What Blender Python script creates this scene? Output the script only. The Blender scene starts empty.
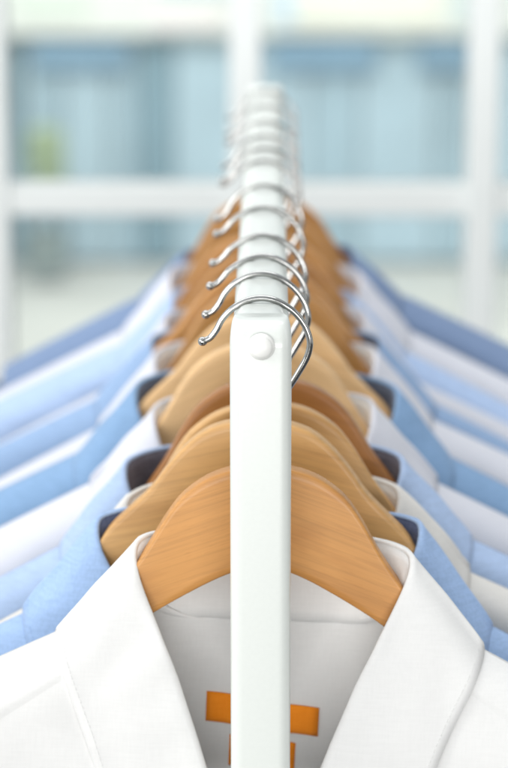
import bpy, bmesh, math, random
from mathutils import Vector, noise
random.seed(7)
R = math.radians
sc = bpy.context.scene
COL = sc.collection
RZ = 1.55                                   # height of the rail's top surface

# ------------------------------------------------------------------ camera
cd = bpy.data.cameras.new('camera')
cam = bpy.data.objects.new('camera', cd); COL.objects.link(cam)
cam.location = (0.0048, -1.174, RZ + 0.26)
cam.rotation_euler = (R(90 - 13.9), 0, R(0.393))
cd.sensor_fit = 'VERTICAL'; cd.sensor_height = 36; cd.lens = 2480 / 768 * 36
cd.clip_start = 0.05; cd.clip_end = 400
cd.dof.use_dof = True; cd.dof.focus_distance = 1.240; cd.dof.aperture_fstop = 6.4
cd.dof.aperture_blades = 0
sc.camera = cam

# ------------------------------------------------------------------ world: bright daylit surroundings, dimmer behind the camera
w = bpy.data.worlds.new('World'); sc.world = w; w.use_nodes = True
nt = w.node_tree; N = nt.nodes; Lk = nt.links
bg = N['Background']
tc = N.new('ShaderNodeTexCoord')
def vdot(vec):
    n = N.new('ShaderNodeVectorMath'); n.operation = 'DOT_PRODUCT'
    Lk.new(tc.outputs['Generated'], n.inputs[0]); n.inputs[1].default_value = vec
    return n.outputs['Value']
mr = N.new('ShaderNodeMapRange'); mr.interpolation_type = 'SMOOTHSTEP'
Lk.new(vdot(Vector((-0.66, 0.30, 0.69)).normalized()), mr.inputs['Value'])
mr.inputs['From Min'].default_value = -0.7; mr.inputs['From Max'].default_value = 0.9
mr.inputs['To Min'].default_value = 0.12; mr.inputs['To Max'].default_value = 1.0
Lk.new(mr.outputs['Result'], bg.inputs['Strength'])
bg.inputs['Color'].default_value = (0.93, 0.975, 1.0, 1)

def area(name, loc, target, sx, sy, power, col):
    l = bpy.data.lights.new(name, 'AREA'); l.shape = 'RECTANGLE'; l.size = sx; l.size_y = sy
    l.energy = power; l.color = col
    o = bpy.data.objects.new(name, l); COL.objects.link(o); o.location = loc
    o.rotation_euler = (Vector(target) - Vector(loc)).to_track_quat('-Z', 'Y').to_euler()
    return o
area('key_light', (-2.3, -0.7, 2.5), (0, 0.3, 1.4), 1.2, 1.2, 31, (1, 0.965, 0.92))
area('fill_light', (-1.9, -3.0, 2.6), (0, 0.8, 1.2), 3.0, 2.0, 20, (1, .985, .97))
area('front_fill', (0.0, -2.9, 1.36), (0, 0.2, 1.35), 3.0, .5, 70, (1, .99, .98))
area('side_strip', (1.5, -0.3, 1.9), (0, 0.3, 1.5), .35, 1.4, 3.5, (1, 1, 1))
area('window_frame_fill', (-0.4, 0.9, 3.3), (0, 2.2, 1.3), 2.4, .8, 34, (1, 1, 1))  # added unseen overhead fill, brightens the window frames from the room side
area('daylight_outside', (0, 14, 7), (0, 24.5, -2), 12, 6, 1750, (1, 0.98, 0.93))
sc.view_settings.view_transform = 'Standard'; sc.view_settings.look = 'None'
sc.view_settings.exposure = 0.0; sc.view_settings.gamma = 1

# ------------------------------------------------------------------ material helpers
def mat(name):
    m = bpy.data.materials.new(name); m.use_nodes = True
    return m, m.node_tree, m.node_tree.nodes['Principled BSDF']
def nn(t, kind, **kw):
    n = t.nodes.new(kind)
    for k, v in kw.items():
        if k in n.inputs: n.inputs[k].default_value = v
        else: setattr(n, k, v)
    return n
def ramp(t, fac, stops):
    r = t.nodes.new('ShaderNodeValToRGB'); t.links.new(fac, r.inputs['Fac'])
    e = r.color_ramp.elements
    while len(e) < len(stops): e.new(0.5)
    for i, (p, c) in enumerate(stops):
        e[i].position = p; e[i].color = (*c, 1)
    return r.outputs['Color']
def mapping(t, scale, rot=(0, 0, 0), loc=(0, 0, 0)):
    c = t.nodes.new('ShaderNodeTexCoord'); m = t.nodes.new('ShaderNodeMapping')
    t.links.new(c.outputs['Object'], m.inputs['Vector'])
    m.inputs['Scale'].default_value = scale; m.inputs['Rotation'].default_value = rot
    m.inputs['Location'].default_value = loc
    return m.outputs['Vector']
def mul(c, k): return tuple(min(1, x * k) for x in c)

def wood(name, base, seed=0, tilt=0.0):
    m, t, p = mat(name)
    tcn = t.nodes.new('ShaderNodeTexCoord'); sp = t.nodes.new('ShaderNodeSeparateXYZ'); t.links.new(tcn.outputs['Object'], sp.inputs[0])
    ab = nn(t, 'ShaderNodeMath', operation='ABSOLUTE'); t.links.new(sp.outputs[0], ab.inputs[0])
    ma = nn(t, 'ShaderNodeMath', operation='MULTIPLY_ADD'); t.links.new(ab.outputs[0], ma.inputs[0]); ma.inputs[1].default_value = .36 + tilt; t.links.new(sp.outputs[2], ma.inputs[2])
    cb = t.nodes.new('ShaderNodeCombineXYZ'); t.links.new(sp.outputs[0], cb.inputs[0]); t.links.new(sp.outputs[1], cb.inputs[1]); t.links.new(ma.outputs[0], cb.inputs[2])
    def mapping(t, scale, rot=(0, 0, 0), loc=(0, 0, 0)):
        m_ = t.nodes.new('ShaderNodeMapping'); t.links.new(cb.outputs[0], m_.inputs['Vector'])
        m_.inputs['Scale'].default_value = scale; m_.inputs['Location'].default_value = loc
        return m_.outputs['Vector']
    v = mapping(t, (11, 60, 520), rot=(0, tilt, 0), loc=(seed, seed * 1.7, seed * .6))
    n1 = nn(t, 'ShaderNodeTexNoise', Scale=1.0, Detail=6.0, Roughness=0.62, Distortion=0.35)
    t.links.new(v, n1.inputs['Vector'])
    v2 = mapping(t, (9, 9, 38), rot=(0, tilt, 0), loc=(seed * 2.1, 0, seed))
    n2 = nn(t, 'ShaderNodeTexNoise', Scale=1.0, Detail=3.0, Roughness=0.5, Distortion=0.8)
    t.links.new(v2, n2.inputs['Vector'])
    c1 = ramp(t, n1.outputs['Fac'], [(0.30, mul(base, .84)), (0.50, base), (0.72, mul(base, 1.10))])
    c2 = ramp(t, n2.outputs['Fac'], [(0.30, (.82, .76, .68)), (0.5, (1, 1, 1)), (0.75, (1, 1, 1))])
    mx = nn(t, 'ShaderNodeMix', data_type='RGBA', blend_type='MULTIPLY'); mx.inputs[0].default_value = 1
    t.links.new(c1, mx.inputs[6]); t.links.new(c2, mx.inputs[7])
    # short dark pore flecks
    v3 = mapping(t, (120, 300, 1500), rot=(0, tilt, 0), loc=(seed, 0, 0))
    n3 = nn(t, 'ShaderNodeTexNoise', Scale=1.0, Detail=1.0); t.links.new(v3, n3.inputs['Vector'])
    c3 = ramp(t, n3.outputs['Fac'], [(0.30, (.76, .70, .62)), (0.38, (1, 1, 1))])
    mx2 = nn(t, 'ShaderNodeMix', data_type='RGBA', blend_type='MULTIPLY'); mx2.inputs[0].default_value = .3
    t.links.new(mx.outputs[2], mx2.inputs[6]); t.links.new(c3, mx2.inputs[7])
    t.links.new(mx2.outputs[2], p.inputs['Base Color'])
    p.inputs['Roughness'].default_value = 0.5
    p.inputs['Coat Weight'].default_value = 0.14; p.inputs['Coat Roughness'].default_value = 0.22
    b = nn(t, 'ShaderNodeBump', Strength=0.12, Distance=0.0004)
    t.links.new(n1.outputs['Fac'], b.inputs['Height']); t.links.new(b.outputs['Normal'], p.inputs['Normal'])
    return m

def fabric(name, base, mottle=0.0, trans=0.14, seed=0):
    m, t, p = mat(name)
    out = t.nodes['Material Output']
    v = mapping(t, (1, 1, 1), loc=(seed, seed, 0))
    n = nn(t, 'ShaderNodeTexNoise', Scale=700.0, Detail=3.0, Roughness=.7); t.links.new(v, n.inputs['Vector'])
    va = mapping(t, (900, 900, 90), loc=(seed, 0, 0)); vb = mapping(t, (90, 90, 900), loc=(0, seed, 0))
    na = nn(t, 'ShaderNodeTexNoise', Scale=1.0, Detail=2.0); t.links.new(va, na.inputs['Vector'])
    nb = nn(t, 'ShaderNodeTexNoise', Scale=1.0, Detail=2.0); t.links.new(vb, nb.inputs['Vector'])
    ad = nn(t, 'ShaderNodeMath', operation='ADD'); t.links.new(na.outputs['Fac'], ad.inputs[0]); t.links.new(nb.outputs['Fac'], ad.inputs[1])
    hf = nn(t, 'ShaderNodeMath', operation='MULTIPLY'); hf.inputs[1].default_value = .5; t.links.new(ad.outputs[0], hf.inputs[0])
    k = mottle
    c = ramp(t, hf.outputs[0], [(0.35, mul(base, 1 - k)), (0.65, tuple(min(1, x * (1 + k * .8) + k * .12) for x in base))])
    t.links.new(c, p.inputs['Base Color'])
    p.inputs['Roughness'].default_value = 0.85
    p.inputs['Specular IOR Level'].default_value = 0.25
    p.inputs['Sheen Weight'].default_value = 0.15
    wv = nn(t, 'ShaderNodeTexNoise', Scale=26.0, Detail=2.0, Roughness=.5, Distortion=.1); t.links.new(v, wv.inputs['Vector'])
    b0 = nn(t, 'ShaderNodeBump', Strength=0.11, Distance=0.004); t.links.new(wv.outputs['Fac'], b0.inputs['Height'])
    b = nn(t, 'ShaderNodeBump', Strength=0.22, Distance=0.0005)
    t.links.new(hf.outputs[0], b.inputs['Height']); t.links.new(b0.outputs['Normal'], b.inputs['Normal'])
    t.links.new(b.outputs['Normal'], p.inputs['Normal'])
    tr = nn(t, 'ShaderNodeBsdfTranslucent'); t.links.new(c, tr.inputs['Color']); t.links.new(b.outputs['Normal'], tr.inputs['Normal'])
    ms = nn(t, 'ShaderNodeMixShader'); ms.inputs[0].default_value = trans
    t.links.new(p.outputs[0], ms.inputs[1]); t.links.new(tr.outputs[0], ms.inputs[2])
    t.links.new(ms.outputs[0], out.inputs['Surface'])
    return m

def plain(name, base, rough=0.5, metal=0.0, coat=0.0, var=0.04, scale=25, bump=0.0, bdist=0.0005):
    m, t, p = mat(name)
    v = mapping(t, (1, 1, 1))
    n = nn(t, 'ShaderNodeTexNoise', Scale=float(scale), Detail=4.0); t.links.new(v, n.inputs['Vector'])
    t.links.new(ramp(t, n.outputs['Fac'], [(0.3, mul(base, 1 - var)), (0.7, mul(base, 1 + var))]), p.inputs['Base Color'])
    p.inputs['Roughness'].default_value = rough; p.inputs['Metallic'].default_value = metal
    p.inputs['Coat Weight'].default_value = coat; p.inputs['Coat Roughness'].default_value = .08
    if bump:
        b = nn(t, 'ShaderNodeBump', Strength=bump, Distance=bdist)
        t.links.new(n.outputs['Fac'], b.inputs['Height']); t.links.new(b.outputs['Normal'], p.inputs['Normal'])
    return m

M = {}
M['paint'] = plain('white_powder_coat', (0.67, 0.70, 0.668), 0.32, coat=0.35, var=0.012, scale=420, bump=0.05, bdist=.0003)
M['plug'] = plain('white_plastic', (0.80, 0.80, 0.77), 0.35, var=0.01)
M['wire'] = plain('brushed_steel_wire', (0.43, 0.43, 0.42), 0.13, metal=1.0, var=0.05, scale=300)
M['orange'] = fabric('orange_label_cloth', (1.0, 0.29, 0.012), 0.05, 0.05)
M['thread'] = fabric('white_thread', (0.70, 0.70, 0.69), 0.0, 0.0)
M['frame'] = plain('window_paint', (0.84, 0.87, 0.855), 0.4, var=0.01)

# ------------------------------------------------------------------ object helpers
def link(name, verts, faces, material, parent=None, smooth=True, edges=()):
    me = bpy.data.meshes.new(name); me.from_pydata([tuple(v) for v in verts], list(edges), faces)
    me.validate(); me.update()
    me.materials.append(material)
    if smooth: me.polygons.foreach_set('use_smooth', [True] * len(me.polygons))
    o = bpy.data.objects.new(name, me); COL.objects.link(o)
    if parent: o.parent = parent
    return o
def bmlink(name, bm, material, parent=None, smooth=True):
    bmesh.ops.recalc_face_normals(bm, faces=bm.faces)
    me = bpy.data.meshes.new(name); bm.to_mesh(me); bm.free(); me.materials.append(material)
    if smooth:
        me.polygons.foreach_set('use_smooth', [True] * len(me.polygons))
    o = bpy.data.objects.new(name, me); COL.objects.link(o)
    if parent: o.parent = parent
    return o
def thing(name, label, cat, loc=(0, 0, 0), rot=(0, 0, 0), group=None):
    o = bpy.data.objects.new(name, None); COL.objects.link(o); o.empty_display_size = .02
    o.location = loc; o.rotation_euler = rot; o['label'] = label; o['category'] = cat
    if group: o['group'] = group
    return o
def catmull(pts, n):
    """resample a polyline of tuples smoothly, n points"""
    P = [Vector(p) for p in pts]; L = len(P) - 1; out = []
    for i in range(n):
        s = i / (n - 1) * L; k = min(int(s), L - 1); u = s - k
        p1, p2 = P[k], P[k + 1]
        p0 = P[k - 1] if k > 0 else p1 * 2 - p2
        p3 = P[k + 2] if k + 2 <= L else p2 * 2 - p1
        out.append(0.5 * ((2 * p1) + (p2 - p0) * u + (2 * p0 - 5 * p1 + 4 * p2 - p3) * u * u + (3 * p1 - p0 - 3 * p2 + p3) * u ** 3))
    return out
def tube(path, r, seg=14):
    P = [Vector(p) for p in path]; V = []; F = []
    up = Vector((0, 1, 0))
    for i, p in enumerate(P):
        tn = (P[min(i + 1, len(P) - 1)] - P[max(i - 1, 0)]).normalized()
        a = up.cross(tn)
        if a.length < 1e-4: a = Vector((1, 0, 0)).cross(tn)
        a.normalize(); b = tn.cross(a)
        for k in range(seg):
            an = 2 * math.pi * k / seg
            V.append(p + (a * math.cos(an) + b * math.sin(an)) * r)
    for i in range(len(P) - 1):
        for k in range(seg):
            k2 = (k + 1) % seg
            F.append((i * seg + k, i * seg + k2, (i + 1) * seg + k2, (i + 1) * seg + k))
    F.append(tuple(range(seg))[::-1]); F.append(tuple((len(P) - 1) * seg + k for k in range(seg)))
    return V, F
def box(bm, x0, x1, y0, y1, z0, z1, bevel=0, seg=3):
    r = bmesh.ops.create_cube(bm, size=1)
    vs = r['verts']
    for v in vs:
        v.co = Vector((x0 if v.co.x < 0 else x1, y0 if v.co.y < 0 else y1, z0 if v.co.z < 0 else z1))
    if bevel:
        es = list({e for v in vs for e in v.link_edges})
        bmesh.ops.bevel(bm, geom=es, offset=bevel, segments=seg, affect='EDGES', profile=0.5)
def grid_faces(nu, nv, off=0):
    return [(off + j * nu + i, off + j * nu + i + 1, off + (j + 1) * nu + i + 1, off + (j + 1) * nu + i) for j in range(nv - 1) for i in range(nu - 1)]

# ------------------------------------------------------------------ outside
gnd = bmesh.new(); box(gnd, -60, 60, 8, 120, -3.6, -3.36)
g = bmlink('ground', gnd, plain('pale_paving', (0.66, 0.65, 0.61), 0.9, var=.06, scale=.6), smooth=False); g['kind'] = 'structure'

glassA = plain('tinted_glazing', (0.40, 0.525, 0.60), 0.35, var=.12, scale=.8)
glassB = plain('tinted_glazing_dark', (0.25, 0.365, 0.43), 0.35, var=.12, scale=.8)
glassC = plain('tinted_glazing_pale', (0.47, 0.60, 0.68), 0.35, var=.10, scale=.8)
glassD = plain('tinted_glazing_deep_blue', (0.25, 0.39, 0.52), 0.35, var=.1, scale=.8)
pale = plain('pale_render', (0.82, 0.83, 0.79), 0.8, var=.05, scale=.5)
pale2 = plain('cream_panel', (0.90, 0.88, 0.78), 0.8, var=.04, scale=.5)
bld = thing('building', 'pale building with a blue glazed ground floor, blurred beyond the window', 'building', (0, 25, -3.36))
b_ = bmesh.new(); box(b_, -14, 14, 0.25, 8, 0, 9); bmlink('wall', b_, pale, bld, False)
b_ = bmesh.new(); box(b_, -14, 14, -0.25, 0.2, 2.48, 3.6, .03); bmlink('fascia', b_, pale, bld, False)
b_ = bmesh.new(); box(b_, 0.25, 1.75, -0.33, -0.26, 2.62, 3.5, .01); bmlink('sign_panel', b_, pale2, bld, False)
for x0, x1, z0, z1, c_ in ((-1.15, -.45, 2.93, 3.5, (.62, .74, .80)), (-2.6, -1.9, 2.7, 3.2, (.80, .86, .78)), (-1.25, -.5, 2.55, 2.78, (.88, .82, .80)), (.05, .3, 2.6, 3.0, (.62, .74, .84)), (1.9, 2.4, 2.6, 3.5, (.66, .74, .74))):
    b_ = bmesh.new(); box(b_, x0, x1, -0.31, -0.255, z0, z1, .008); bmlink('fascia_panel', b_, plain('tinted_panel', c_, .8), bld, False)
xs = -12.0; k = 0
pat = [glassA, glassC, glassB, glassA, glassC, glassD, glassC, glassA]
custom = {}
edges_ = [(-2.62, -2.2, glassA), (-2.2, -1.72, glassC), (-1.72, -1.42, glassA), (-1.42, -1.02, glassB), (-1.02, -0.2, glassC), (-0.2, 0.42, glassC), (0.42, 0.95, glassA), (0.95, 1.75, glassC), (1.75, 2.05, glassA), (2.05, 2.7, glassC)]
allp = [(x, x + .9, pat[int(abs(x * 3)) % 8]) for x in [-12 + .94 * i for i in range(10)]] + edges_ + [(x, x + .9, pat[int(abs(x * 3)) % 8]) for x in [2.75 + .94 * i for i in range(10)]]
for x0, x1, gm in allp:
    b_ = bmesh.new(); box(b_, x0 + .012, x1 - .012, 0.05, 0.15, 0.06, 2.44); pn = bmlink('glazing_panel', b_, gm, bld, False)
b_ = bmesh.new()
b_.free()
for x0, x1 in ((-2.5, -1.5), (0.0, 1.1), (1.55, 2.1)):
    b_ = bmesh.new(); box(b_, x0, x1, -0.12, 0.045, 2.12, 2.42, .02)
    bmlink('awning_blind', b_, glassD, bld, False)
for i in range(9):
    b_ = bmesh.new(); box(b_, -12 + i * 2.7, -10.4 + i * 2.7, 0.18, 0.24, 4.5, 6.2)
    bmlink('upper_window', b_, glassA, bld, False)

# a small yellow-green shrub in a planter by the facade
sh = thing('shrub', 'small yellow-green shrub blurred outside the left window pane', 'shrub', (-2.30, 24.0, -3.2))
V = []; F = []
for i in range(700):
    a = random.uniform(0, 6.28); zz = random.uniform(.85, 1.45); rr = .19 * math.sqrt(random.random()) * math.sqrt(max(.05, 1 - ((zz - 1.15) / .5) ** 2))
    c = Vector((rr * math.cos(a), rr * math.sin(a), zz)); u = Vector([random.gauss(0, 1) for _ in range(3)]).normalized(); q = u.orthogonal().normalized()
    b0 = len(V); V += [c - u * .05, c + q * .02, c + u * .05, c - q * .02]; F.append((b0, b0 + 1, b0 + 2, b0 + 3))
link('foliage', V, F, plain('yellow_green_leaf', (0.56, 0.66, 0.46), .7, var=.3), sh, False)
V, F = tube([(0, 0, .3), (.01, 0, .7), (0, .01, 1.1)], .02); link('stem', V, F, plain('bark', (.1, .07, .05), .9), sh)
b_ = bmesh.new(); box(b_, -.2, .2, -.2, .2, 0, .4, .02); bmlink('planter', b_, plain('planter_grey', (.25, .3, .3), .8), sh, False)

# ------------------------------------------------------------------ window (real grid of mullions, one pane of glass per opening)
WY = 2.2
win = thing('window', 'white-framed window grid with panes looking out on a blurred building', 'window', (0, WY, 0.1))
px = [-1.68, -1.355, -1.03, -.705, -.375, -.030, 0.293, 0.62, .945, 1.27]
zt = [0.0, 0.55, 1.139, 1.735, 2.33]
for x in px:
    b_ = bmesh.new(); wd = .0215; box(b_, x - wd, x + wd, -.03, .03, 0, 2.36, .004); bmlink('mullion', b_, M['frame'], win, False)
for z in zt:
    b_ = bmesh.new(); box(b_, px[0], px[-1], -.024, .026, z - .0215, z + .0215, .003); bmlink('transom', b_, M['frame'], win, False)
gm, gt, gp = mat('window_glass')
tr = nn(gt, 'ShaderNodeBsdfTransparent'); tr.inputs['Color'].default_value = (.95, .98, .98, 1)
gl = nn(gt, 'ShaderNodeBsdfGlossy', Roughness=.02); fr = nn(gt, 'ShaderNodeFresnel', IOR=1.45)
sm = nn(gt, 'ShaderNodeMixShader'); gt.links.new(fr.outputs[0], sm.inputs[0]); gt.links.new(tr.outputs[0], sm.inputs[1]); gt.links.new(gl.outputs[0], sm.inputs[2])
gt.links.new(sm.outputs[0], gt.nodes['Material Output'].inputs['Surface'])
for i in range(len(px) - 1):
    for j in range(len(zt) - 1):
        b_ = bmesh.new(); box(b_, px[i] + .022, px[i + 1] - .022, -.003, .003, zt[j] + .02, zt[j + 1] - .02)
        bmlink('pane', b_, gm, win, False)

# ------------------------------------------------------------------ clothes rack
RAIL_END = 0.918
rack = thing('clothes_rack', 'glossy white metal clothes rail with a square upright and round end plug', 'clothes rack', (0, 0, 0))
def rsec(hx, y0, y1, r, z, seg=8):
    out = []
    for cx, cy, a0 in ((hx - r, y1 - r, 0), (-hx + r, y1 - r, 90), (-hx + r, y0 + r, 180), (hx - r, y0 + r, 270)):
        for k in range(seg + 1):
            a = R(a0 + k * 90 / seg); out.append((cx + r * math.cos(a), cy + r * math.sin(a), z))
    return out
V = []; lv = [(0, 0), (.7, 0), (1.3, 0), (RZ - .0125, 0)] + [(None, R(k * 9)) for k in range(1, 11)]
for z, a in lv:
    q = 1 - math.cos(a)
    zz = z if z is not None else RZ - .0125 + .0125 * math.sin(a)
    V += rsec(.0151 - .0026 * q, .0095 * q, .022, .0062 - .001 * q, zz)
n = 36; F = [(i * n + k, i * n + (k + 1) % n, (i + 1) * n + (k + 1) % n, (i + 1) * n + k) for i in range(len(lv) - 1) for k in range(n)]
F.append(tuple((len(lv) - 1) * n + k for k in range(n))); F.append(tuple(range(n))[::-1])
link('upright_post', V, F, M['paint'], rack)
b_ = bmesh.new(); box(b_, -.0151, .0151, RAIL_END, RAIL_END + .022, 0.0, RZ, .005, 5); bmlink('upright_post', b_, M['paint'], rack)
# rail: rounded-rect tube
V = []; prof = []
hw, hh, rr = .0139, .0115, .0088
for cx, cz, a0 in ((hw - rr, hh - rr, 0), (-hw + rr, hh - rr, 90), (-hw + rr, -hh + rr, 180), (hw - rr, -hh + rr, 270)):
    for k in range(9):
        a = R(a0 + k * 90 / 8); prof.append((cx + rr * math.cos(a), cz + rr * math.sin(a)))
ys = [.012, .3, .6, RAIL_END + .005]
for y in ys:
    for x, z in prof: V.append((x, y, RZ - .0008 - hh + z))
n = len(prof); F = [(i * n + k, i * n + (k + 1) % n, (i + 1) * n + (k + 1) % n, (i + 1) * n + k) for i in range(len(ys) - 1) for k in range(n)]
link('top_rail', V, F, M['paint'], rack)
# end plug: low dome with a small rim
V = []; F = []; pr = [(0.0066, 0), (0.0066, -.0012), (0.0058, -.0018), (.0054, -.0024)]
for k in range(1, 9):
    a = k / 8 * math.pi / 2; pr.append((.0054 * math.cos(a) + 1e-5, -.0024 - .0027 * math.sin(a)))
S = 32
for r_, y in pr:
    for k in range(S): V.append((r_ * math.cos(2 * math.pi * k / S), y, r_ * math.sin(2 * math.pi * k / S)))
F = [(i * S + k, i * S + (k + 1) % S, (i + 1) * S + (k + 1) % S, (i + 1) * S + k) for i in range(len(pr) - 1) for k in range(S)]
pl = link('end_plug', V, F, M['plug'], rack); pl.location = (.0003, 0.0003, RZ - .0118)

# ------------------------------------------------------------------ hangers
def interp(tab, x):
    if x <= tab[0][0]: return tab[0][1]
    for (x0, a), (x1, b) in zip(tab, tab[1:]):
        if x <= x1: return a + (b - a) * (x - x0) / (x1 - x0)
    return tab[-1][1]
def smooth_tab(tab):
    pts = catmull([(a, b, 0) for a, b in tab], 160); return [(p.x, p.y) for p in pts]
TOP = smooth_tab([(0, .5), (9, .3), (18, -1.2), (27, -4.5), (35, -9.5), (43, -16.5), (51, -28), (58, -40.5), (64, -50), (73, -62.5), (86, -80), (104, -99), (130, -114), (160, -128.5), (190, -143), (212, -157), (222, -169)])
BOT = smooth_tab([(0, -53), (12, -55), (30, -63), (60, -81), (85, -101), (104, -119), (130, -136), (160, -152), (190, -167), (212, -176), (222, -175)])
TOP2 = smooth_tab([(0, .5), (9, .3), (18, -1.2), (27, -4.5), (35, -10), (43, -18), (51, -28), (58, -38), (70, -50), (80, -60), (88, -72), (96, -86), (104, -99), (130, -114), (160, -128.5), (190, -143), (212, -157), (222, -169)])
def bend(x): return -0.020 * (abs(x) / .22) ** 2          # arms sweep forward
def hanger_mesh(TOP):
    V = []; F = []; K = 28; xs = [-222 + 444 * i / 120 for i in range(121)]
    for x in xs:
        zt_, zb_ = interp(TOP, abs(x)) / 1000, interp(BOT, abs(x)) / 1000
        th = (.0056 + .0022 * min(1, abs(x) / 180)); hz = max(.002, (zt_ - zb_) / 2); zc = (zt_ + zb_) / 2
        if abs(x) > 214: th *= .8
        rad = .0022
        for k in range(K):
            a = 2 * math.pi * k / K; c, s = math.cos(a), math.sin(a)
            dy = math.copysign(min(1, abs(c) * 1.0) ** 0.36, c) * th
            # rounded-rect section: straight faces, rounded top and bottom edges
            if abs(s) > 1e-6: pass
            dz = math.copysign(1, s) * (max(0, hz - rad)) if abs(s) > .25 else (s / .25) * max(0, hz - rad)
            if abs(s) > .25:
                q = (abs(s) - .25) / .75; ang = q * math.pi / 2
                dz = math.copysign(hz - rad + min(rad, hz) * math.sin(ang), s); dy = math.copysign(th - rad + rad * math.cos(ang), c) if abs(c) > 1e-6 else 0
                if abs(c) < 1e-6: dy = 0
                else: dy = dy if ang < 1.5 else dy * .3
            else: dy = math.copysign(th, c)
            V.append((x / 1000, bend(x / 1000) + dy, zc + dz))
    for i in range(len(xs) - 1):
        for k in range(K):
            F.append((i * K + k, i * K + (k + 1) % K, (i + 1) * K + (k + 1) % K, (i + 1) * K + k))
    F.append(tuple(range(K))[::-1]); F.append(tuple((len(xs) - 1) * K + k for k in range(K)))
    return V, F
HM = hanger_mesh(TOP); HM2 = hanger_mesh(TOP2)
HOOK = [(-29, -22.2), (-27.6, -21.6), (-25.4, -20.2), (-22.5, -16.3), (-19.6, -10.9), (-15.4, -6.2), (-10.9, -3), (-5.9, -.9), (0, 0), (6.4, -.9), (12.5, -3.9), (18, -8.5), (22.2, -14.5), (24.4, -20.7), (24.6, -25.5), (23.0, -31.1), (19.5, -37.7), (15.1, -45.0), (8.5, -55), (3.4, -63), (1.2, -72), (1, -90)]
hp = [(p.x / 1000, 0, p.z / 1000) for p in catmull([(a, 0, b) for a, b in HOOK], 110)]
def hook_mesh():
    V, F = tube(hp, .00165, 16)
    c = Vector(hp[0]) + Vector((-.0006, 0, -.0002)); b0 = len(V)
    for i in range(1, 12):
        th = math.pi * i / 12
        for k in range(16):
            a = 2 * math.pi * k / 16; V.append(c + Vector((math.cos(th), math.sin(th) * math.cos(a), math.sin(th) * math.sin(a))) * .0024)
    for i in range(10):
        for k in range(16): F.append((b0 + i * 16 + k, b0 + i * 16 + (k + 1) % 16, b0 + (i + 1) * 16 + (k + 1) % 16, b0 + (i + 1) * 16 + k))
    F.append(tuple(b0 + k for k in range(16))[::-1]); F.append(tuple(b0 + 160 + k for k in range(16)))
    return V, F
KM = hook_mesh()
hp = [(p.x / 1000, 0, p.z / 1000) for p in catmull([(a, 0, b) for a, b in [(-27.8, -16.2), (-26.4, -15.9), (-24.2, -14.6), (-21.4, -11.6), (-18.6, -8.2), (-15.2, -5.6)] + HOOK[6:]], 110)]
KM2 = hook_mesh()
YS = [0.05, 0.1126, 0.1613, 0.2244, 0.3181, 0.4025, 0.5055, 0.5632, 0.6248, 0.7018, 0.7915, 0.8799]
W_mid = (0.53, 0.25, 0.066); W_light = (0.60, 0.340, 0.122); W_pale = (0.74, 0.47, 0.22); W_dark = (0.34, 0.135, 0.026); W_red = (0.47, 0.22, 0.052)
hang = [  # colour, x offset mm, roll deg, yaw deg, body drop mm, label
    (W_mid, 2.0, 1.2, 0.6, -3, 'orange-brown grained wooden hanger nearest the camera, inside the front white shirt'),
    (W_light, -1.0, 0.6, -1.0, 5.0, 'honey-coloured wooden hanger second from the front, inside the light blue shirt'),
    (W_light, 0.5, -1.2, 1.5, 1.5, 'honey-coloured wooden hanger third from the front, its crest just above the second'),
    (W_dark, 3.0, -1.5, 1.0, 0, 'dark reddish-brown wooden hanger between honey and pale beech hangers, fourth from the front'),
    (W_pale, -1.0, 0, -1.0, 0, 'pale beech hanger fifth from the front, right behind the dark reddish one'),
    (W_pale, 1.0, 0.5, 1.0, 0, 'pale beech hanger sixth from the front, behind the other pale one'),
    (W_red, 1.0, -1.0, 0, 0, 'reddish-brown wooden hanger seventh from the front, first behind the two pale ones'),
    (W_mid, 0, 0.6, -1, 0, 'orange-brown wooden hanger eighth from the front, out of focus'),
    (W_red, 1.0, 0, 1, 0, 'reddish-brown wooden hanger ninth from the front, out of focus'),
    (W_mid, 0, 1.0, 0, 0, 'blurred orange-brown hanger third from the far end of the rail'),
    (W_red, 0, 0, -1, 0, 'blurred reddish-brown hanger second from the far end of the rail'),
    (W_red, 0, -1.0, 0, 0, 'very blurred brown hanger at the far end of the rail'),
]
HGR = 'wooden hangers along the rail'
me_body = None; me_hook = None
for i, (wc, dx, roll, yaw, up, lab) in enumerate(hang):
    t_ = thing('wooden_hanger', lab, 'hanger', (0, YS[i], RZ + .0017), (0, 0, R([0, -2, 3, -1, 2, -3, 2, 0, 3, -2, 2, 0][i])), HGR)
    V, F = HM2 if i in (1, 5, 7) else HM
    bd = link('hanger_body', V, F, wood('wood_%s' % lab.split()[0], wc, seed=i * 3.3, tilt=[0, -.12, .08, 0, .1, -.1, 0, 0, 0, 0, 0, 0][i]), t_)
    bd.location = (dx / 1000, 0, -.085 + up / 1000 - (.003 if i > 5 else 0)); bd.rotation_euler = (0, R(roll), R(yaw))
    V, F = KM2 if i in (2, 3, 4, 6, 9) else KM; link('hook', V, F, M['wire'], t_)

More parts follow.
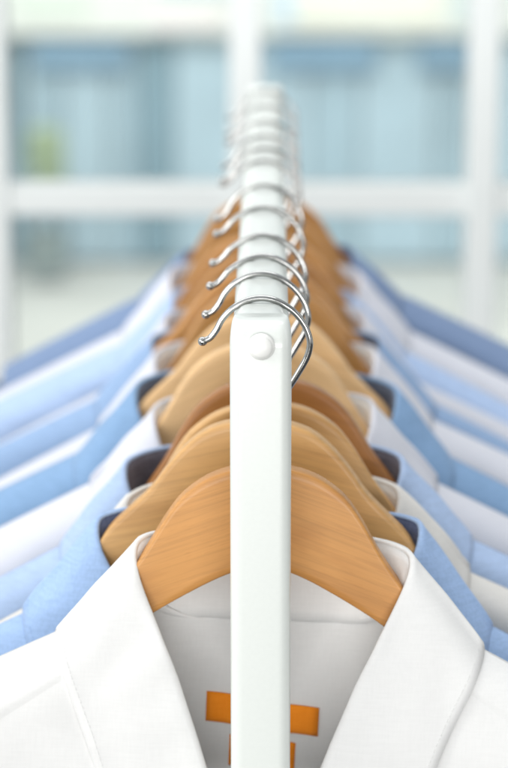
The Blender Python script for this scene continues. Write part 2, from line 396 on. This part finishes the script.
# ------------------------------------------------------------------ shirts
MM = .001
T_ = [0, .15, .3, .4, .5, .6, .7, .8, .9, 1]
Fx = [0, 30, 55, 66, 68.5, 66, 58, 46, 35, 24]
Fz = [-43, -43, -43.5, -45, -50, -60, -79, -107, -138, -172]
Fy = [1, .95, .6, .15, -.15]
Ex = [0, 42, 80, 101, 109, 105, 98.5, 90, 81, 67]
Ez = [-94, -94, -92, -88, -90, -104, -122, -147, -176, -206]
Bx = [0, 28, 52, 60, 66, 73, 72, 62, 51, 38]
Bz = [-90, -90, -87, -78, -72.2, -86, -102, -126, -154, -186]
SHO = 0.0
def zs(x):                                       # height of the shoulder crest, local metres
    q_ = min(1, max(0, (abs(x) - .07) / .05))
    return zs0(x) + SHO * q_ * q_ * (3 - 2 * q_)
def zs0(x):
    x = abs(x) / MM
    return (-72 - (.48 * (x - 66) if x > 66 else .42 * (x - 66))) * MM
def shirt(i, lab, c_body, c_in, dx, front, back, opt):
    global SHO
    SHO = opt.get('sh', 0) * MM
    Y = YS[i]; rnd = random.Random(i * 13 + 5); so = i * 5.31
    root = thing('dress_shirt', lab, 'shirt', (dx * MM, Y, RZ + .0017 - .083 + opt.get('dz', [0, -6, -6, -5, 2, -4, -5, -8, -7, -7, -7, -7][i]) * MM), (0, R(opt.get('roll', 0)), R(opt.get('yaw', 0))), 'dress shirts hanging on the rail')
    body_m = c_body; in_m = c_in
    amp = opt.get('amp', 1.5)
    def wob(x, z, k=0):
        p = Vector((x * 9 + so, z * 7 + k * 3, so * .7)); q = Vector((x * 26 + so, z * 9 + k, 1.3))
        return noise.noise(p) * .5 + noise.noise(q) * .25
    def yf(x, z, side):                          # front (-1) or back (+1) panel surface
        D = front if side < 0 else back
        dz = max(0, zs(x) - z)
        lam = .011 if abs(x) > .075 else .020
        y = D * (1 - math.exp(-dz / lam))
        y = y * (1 + .25 * amp * wob(x, z, side) * min(1, dz / .05) * 1.2)
        ff = min(1, dz / .03) * .0022 * amp
        y += ff * noise.noise(Vector((x * 34 + z * 22 + so, z * 30 - x * 8, so + side)))
        return bend(x) + side * y
    def at(tab, t):
        p = catmull([(a, 0, 0) for a in tab], 2)
        return None
    n = 49
    def curve(xs_, zs_):
        # resample the 10 samples along t smoothly
        pts = []
        for s in range(n):
            t = s / (n - 1)
            for k in range(9):
                if t <= T_[k + 1] + 1e-9:
                    u = (t - T_[k]) / (T_[k + 1] - T_[k]); break
            def cr(a):
                p1, p2 = a[k], a[k + 1]
                h = T_[k + 1] - T_[k]
                m1 = (a[k + 1] - a[k - 1]) / (T_[k + 1] - T_[k - 1]) * h if k > 0 else (0 if a is not None and abs(a[0]) > 200 else (p2 - p1))
                m2 = (a[k + 2] - a[k]) / (T_[k + 2] - T_[k]) * h if k + 2 < 10 else (p2 - p1)
                return (2 * u ** 3 - 3 * u * u + 1) * p1 + (u ** 3 - 2 * u * u + u) * m1 + (-2 * u ** 3 + 3 * u * u) * p2 + (u ** 3 - u * u) * m2
            pts.append((t, cr(xs_) * MM, cr(zs_) * MM))
        return pts
    wx = opt.get('wide', 1.0)
    Fc = curve(Fx, Fz); Ec = curve(Ex, Ez); Bc = curve(Bx, Bz)
    fyc = [p for p in curve([1, .95, .6, .15, -.15, -.5, -.8, -1, -1.1, -1.15], Fz)]
    def side_curves(sgn):
        out = []
        curl = opt.get('curl', 0)
        for s in range(n):
            t, fx, fz = Fc[s]; _, ex, ez = Ec[s]; _, bx, bz = Bc[s]
            fy_ = fyc[s][1] / MM
            k_ = (wx - 1) * .068 * min(1, t / .4) * (1 if t < .6 else 1 - .6 * (t - .6) / .4)
            fx += k_; ex += k_; bx += k_
            if t > .2: ez += SHO * .7 * max(0, 1 - abs(t - .42) / .3); ez -= .48 * k_; bz -= .48 * k_; fz -= .12 * k_
            ffy = fy_ * (back if fy_ > 0 else front)
            # sides
            def on(x, z, tt, lift):
                if tt < .36: return yf(x, z, 1) + lift
                if tt > .5: return yf(x, z, -1) - lift
                a = (tt - .36) / .14; a = a * a * (3 - 2 * a)
                return (yf(x, z, 1) + lift) * (1 - a) + (yf(x, z, -1) - lift) * a
            by = on(bx, bz, t, -.0012)
            ey = on(ex, ez, t, .0022)
            if t > .55: ffy = min(ffy, on(fx, fz, t, .004))
            asym = 1 + opt.get('asym', 0) * sgn
            nz = noise.noise(Vector((t * 3 + so, sgn * 2.0, .3)))
            f = Vector((sgn * fx + nz * .0015, ffy, fz + .002 * nz * amp))
            e = Vector((sgn * ex * asym + nz * .003, ey, ez + .004 * noise.noise(Vector((t * 4 + so, sgn, 2.0)))))
            b = Vector((sgn * bx, by, bz))
            out.append((t, f, e, b))
        return out
    L = side_curves(-1); Rr = side_curves(1)
    ring = [(t, f, e, b, -1) for t, f, e, b in L[::-1]] + [(t, f, e, b, 1) for t, f, e, b in Rr[1:]]
    # collar leaf (outer) and collar stand (inner)
    nv = 15; V = []; SV = []
    for (t, f, e, b, sgn) in ring:
        nrm = Vector((f.x * .9, (.030 if t < .4 else -.035 * min(1, (t - .3) / .3)), 0.0)); nrm.normalize()
        rad = .0015
        for j in range(nv):
            wv = j / (nv - 1)
            if wv < .2:
                a = wv / .2; an = math.pi * (1 - a) ; off = nrm * (rad * (1 + math.cos(an))) + Vector((0, 0, rad * .9 * math.sin(an)))
                V.append(f + off)
            else:
                a = (wv - .2) / .8; s0 = f + nrm * 2 * rad
                p = s0.lerp(e, a)
                bul = math.sin(math.pi * min(1, a * 1.02)) * (.0018 + opt.get('bulge', 0) * .001)
                p += Vector((nrm.x * bul * .6, nrm.y * bul * 1.2, bul * .3 if t < .62 else bul * .2))
                p.y += .0016 * amp * noise.noise(Vector((t * 9 + so, a * 2.2, sgn * 4)))
                p.z += .0012 * amp * noise.noise(Vector((t * 7 + so, a * 3, sgn * 7)))
                V.append(p)
        for j in range(8):
            a = j / 7
            SV.append(b.lerp(f, a) + Vector((0, 0, 0)))
    nr = len(ring)
    F = [(i_ * nv + j, i_ * nv + j + 1, (i_ + 1) * nv + j + 1, (i_ + 1) * nv + j) for i_ in range(nr - 1) for j in range(nv - 1)]
    co = link('collar', V, F, body_m, root)
    md = co.modifiers.new('s', 'SOLIDIFY'); md.thickness = .0011; md.offset = 0
    F = [(i_ * 8 + j, i_ * 8 + j + 1, (i_ + 1) * 8 + j + 1, (i_ + 1) * 8 + j) for i_ in range(nr - 1) for j in range(7)]
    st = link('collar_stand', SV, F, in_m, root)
    md = st.modifiers.new('s', 'SOLIDIFY'); md.thickness = .0008; md.offset = 0
    # body: two front panels and a back panel in one mesh
    V = []; Fs = []
    NR = 64; NU = 34; SEAM = 12
    vsamp = []
    for r in range(NR):
        a = r / (NR - 1)
        vsamp.append(a ** 1.5)
    vsamp.insert(SEAM, vsamp[SEAM] - .0018 if SEAM else 0); NR += 1
    for sgn in (-1, 1):
        base = len(V)
        C = L if sgn < 0 else Rr
        neck = [b for t, f, e, b in C if t >= .5]
        plk = (.010 if sgn < 0 else -.008)
        inner = [Vector((p.x, 0, p.z)) for p in neck]
        last = inner[-1]; dd0 = zs(inner[0].x) - inner[0].z
        down = [Vector((sgn * .020, 0, -.212)), Vector((sgn * .010, 0, -.245)), Vector((-sgn * .004, 0, -.29)), Vector((-sgn * .010, 0, -.36)), Vector((-sgn * .010, 0, -.74))]
        for r, v in enumerate(vsamp):
            if v < .30:
                q = v / .30 * (len(inner) - 1); k = int(q); u = q - k; P = inner[k].lerp(inner[min(k + 1, len(inner) - 1)], u)
            else:
                q = (v - .30) / .70 * 5; k = min(int(q), 4); u = q - k; pp = [last] + down; P = pp[k].lerp(pp[k + 1], u)
            xq = .224 + .02 * v; zq = zs(.224) + .0008 - .60 * v
            Q = Vector((sgn * xq, 0, zq))
            for c in range(NU):
                u = c / (NU - 1); x = P.x + (Q.x - P.x) * u
                if v < .3:
                    z0 = zs(x); drop = (zs(P.x) - P.z - dd0 * max(0, 1 - v / .3)) * (1 - u) + (zs(Q.x) - Q.z + .0008) * u; z = z0 - max(0, drop)
                else:
                    zl = P.z + (Q.z - P.z) * u; z0 = zs(x); drop = (zs(P.x) - P.z - dd0 * max(0, 1 - v / .3)) * (1 - u) + (zs(Q.x) - Q.z + .0008) * u
                    z = z0 - drop
                    bl = min(1, (v - .3) / .5); z = z * (1 - bl) + zl * bl
                y = yf(x, z, -1)
                if sgn < 0: y -= .0018 * min(1, v / .3)
                if r < SEAM: y -= .0011
                V.append(Vector((x, y, z)))
        Fs += [tuple(q) if sgn > 0 else tuple(q[::-1]) for q in grid_faces(NU, NR, base)]
    base = len(V); NB = 61; NRB = 50
    hwid = .224
    backn = [(b.x, b.z) for t, f, e, b, s_ in ring if t <= .5]
    for r in range(NRB):
        a = (r / (NRB - 1)) ** 1.5
        for c in range(NB):
            x = (-1 + 2 * c / (NB - 1)) * (hwid + .02 * a)
            if abs(x) >= .066: zt0 = zs(x)
            else:
                zt0 = -.090 + .0175 * max(0, (abs(x) - .036) / .030) ** 1.6
            zb = -.747; z = zt0 * (1 - a) + zb * a
            y = yf(x, z, 1)
            V.append(Vector((x, y, z)))
    Fs += [q[::-1] for q in grid_faces(NB, NRB, base)]
    bo = link('shirt_body', V, Fs, body_m, root)
    md = bo.modifiers.new('s', 'SOLIDIFY'); md.thickness = .0006; md.offset = 0
    # sleeves hanging from the shoulders
    for sgn in (-1, 1):
        pth = catmull([(sgn * .222, 0, -.150), (sgn * .236, 0, -.19), (sgn * .247, 0, -.30), (sgn * .255, 0, -.5), (sgn * .262, 0, -.70)], 26)
        V = []; K = 22
        ry0 = (front + back) / 2 * .92; yc = (back - front) / 2
        for j, p in enumerate(pth):
            a = j / 25; rx = (.012 + .030 * min(1, a * 5)) * (1 - .45 * a); ry = ry0 * (1 - .25 * a) * min(1, .35 + a * 4)
            for k in range(K):
                an = 2 * math.pi * k / K; w_ = 1 + .12 * noise.noise(Vector((math.cos(an) * 2 + so, math.sin(an) * 2, a * 6)))
                V.append((p.x + rx * w_ * math.cos(an), bend(p.x) + yc + ry * min(1.04, w_) * math.sin(an), p.z))
        F = [(j * K + k, j * K + (k + 1) % K, (j + 1) * K + (k + 1) % K, (j + 1) * K + k) for j in range(25) for k in range(K)]
        sl = link('sleeve', V, F, body_m, root)
    if opt.get('detail'):
        # rows of stitches along the collar edge, and the line where yoke meets front
        def stitches(path, name, mm_len=2.0, gap=.9, r=.00009):
            V = []; F = []; d = 0; acc = []
            for a, b in zip(path, path[1:]):
                seg = (b - a).length; u = 0
                while u < seg:
                    s_ = a.lerp(b, u / seg); e_ = a.lerp(b, min(1, (u + mm_len * MM) / seg))
                    if (e_ - s_).length > .0004:
                        v_, f_ = tube([s_, e_], r, 6); o_ = len(V); V += v_; F += [tuple(q + o_ for q in ff) for ff in f_]
                    u += (mm_len + gap) * MM
            link(name, V, F, body_m, root)
        pts = []
        cv = [tuple(v.co) for v in co.data.vertices]
        for rI in range(0, nr, 2):
            t, f, e, b, s_ = ring[rI]
            a_ = Vector(cv[rI * nv + nv - 2]); e_ = Vector(cv[rI * nv + nv - 1]); dl = (a_ - e_).normalized()
            pts.append(e_ + dl * .0048 + Vector((0, -.0009 if t > .4 else .0009, .0004)))
        fp = []
        for a, b in zip(pts, pts[1:]): fp += [a.lerp(b, q / 2) for q in range(2)]
        stitches(pts, 'stitching', 2.1, 1.0)
    return root, yf

W1 = fabric('white_cotton', (0.79, 0.79, 0.78), 0.02, .10, 1)
W2 = fabric('cool_white_cotton', (0.71, 0.72, 0.78), 0.02, .14, 2)
W3 = fabric('cream_cotton', (0.80, 0.78, 0.74), 0.03, .14, 3)
B1 = fabric('light_blue_chambray', (0.36, 0.51, 0.77), 0.09, .12, 4)
B2 = fabric('pale_blue_cotton', (0.43, 0.56, 0.79), 0.10, .12, 5)
B3 = fabric('mid_blue_cotton', (0.225, 0.37, 0.58), 0.10, .10, 6)
B4 = fabric('periwinkle_cotton', (0.29, 0.42, 0.63), 0.10, .10, 7)
B5 = fabric('slate_blue_cotton', (0.19, 0.27, 0.43), 0.10, .10, 8)
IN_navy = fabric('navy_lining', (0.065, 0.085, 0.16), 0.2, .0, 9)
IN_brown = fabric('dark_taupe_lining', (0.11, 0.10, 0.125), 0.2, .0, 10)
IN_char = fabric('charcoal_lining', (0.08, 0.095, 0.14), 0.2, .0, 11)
SH = [
    (W1, W1, 8, 'crisp white dress shirt at the front, open collar showing two orange labels', dict(detail=1, amp=.8, roll=2.4, dz=-4, wide=1.03)),
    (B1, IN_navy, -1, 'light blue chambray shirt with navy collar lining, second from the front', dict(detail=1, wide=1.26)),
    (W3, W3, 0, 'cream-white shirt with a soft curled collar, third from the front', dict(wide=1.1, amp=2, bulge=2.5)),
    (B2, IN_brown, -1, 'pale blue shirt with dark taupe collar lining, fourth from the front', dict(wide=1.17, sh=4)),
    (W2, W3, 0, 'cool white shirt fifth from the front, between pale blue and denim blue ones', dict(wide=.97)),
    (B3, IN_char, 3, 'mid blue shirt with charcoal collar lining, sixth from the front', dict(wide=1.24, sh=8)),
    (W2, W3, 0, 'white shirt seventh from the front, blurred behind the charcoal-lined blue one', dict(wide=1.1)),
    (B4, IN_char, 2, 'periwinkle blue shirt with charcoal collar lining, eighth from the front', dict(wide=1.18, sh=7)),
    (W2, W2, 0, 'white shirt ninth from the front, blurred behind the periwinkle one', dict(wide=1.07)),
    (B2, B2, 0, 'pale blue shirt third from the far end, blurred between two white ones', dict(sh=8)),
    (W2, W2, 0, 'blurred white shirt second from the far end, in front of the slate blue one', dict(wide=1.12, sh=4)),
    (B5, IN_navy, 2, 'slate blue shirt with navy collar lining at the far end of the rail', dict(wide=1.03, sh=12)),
]
for i, (cb, ci, dx, lab, opt) in enumerate(SH):
    gp_ = (YS[i] - YS[i - 1]) if i else 0
    gn_ = (YS[i + 1] - YS[i]) if i < 11 else .07
    front = .019 if i == 0 else min(.040, gp_ * .44 - .004)
    back = min(.034, gn_ * .40 - .003)
    hr_, hy_ = hang[i][2], hang[i][3] + [0, -2, 3, -1, 2, -3, 2, 0, 3, -2, 2, 0][i]
    opt.setdefault('roll', hr_ * .9); opt.setdefault('yaw', hy_)
    root, yf = shirt(i, lab, cb, ci, dx, front, back, opt)
    if i == 0:
        # orange maker's label and the small size tab below, sewn to the inner yoke
        for (x0, x1, z0, z1, sk, nm) in ((-.0312, .0292, -.1530, -.1365, -.0035, 'label'), (-.0180, .0175, -.1770, -.1590, -.0020, 'size_tab')):
            V = []; nu, nv = 14, 6
            for j in range(nv):
                for k in range(nu):
                    u = k / (nu - 1); v = j / (nv - 1); x = x0 + (x1 - x0) * u; z = z0 + (z1 - z0) * v + sk * (u - .5) * 2 + .0004 * math.sin(u * 9)
                    y = min(yf(x, z, 1), yf(x * .9, z, 1)) - .0007 - .0008 * math.sin(math.pi * u) 
                    V.append((x, y, z))
            lb = link(nm, V, grid_faces(nu, nv), M['orange'], root)
            lb['label'] = 'plain orange cloth label' if nm == 'label' else 'small orange cloth tab'
            md = lb.modifiers.new('s', 'SOLIDIFY'); md.thickness = .0003; md.offset = 0
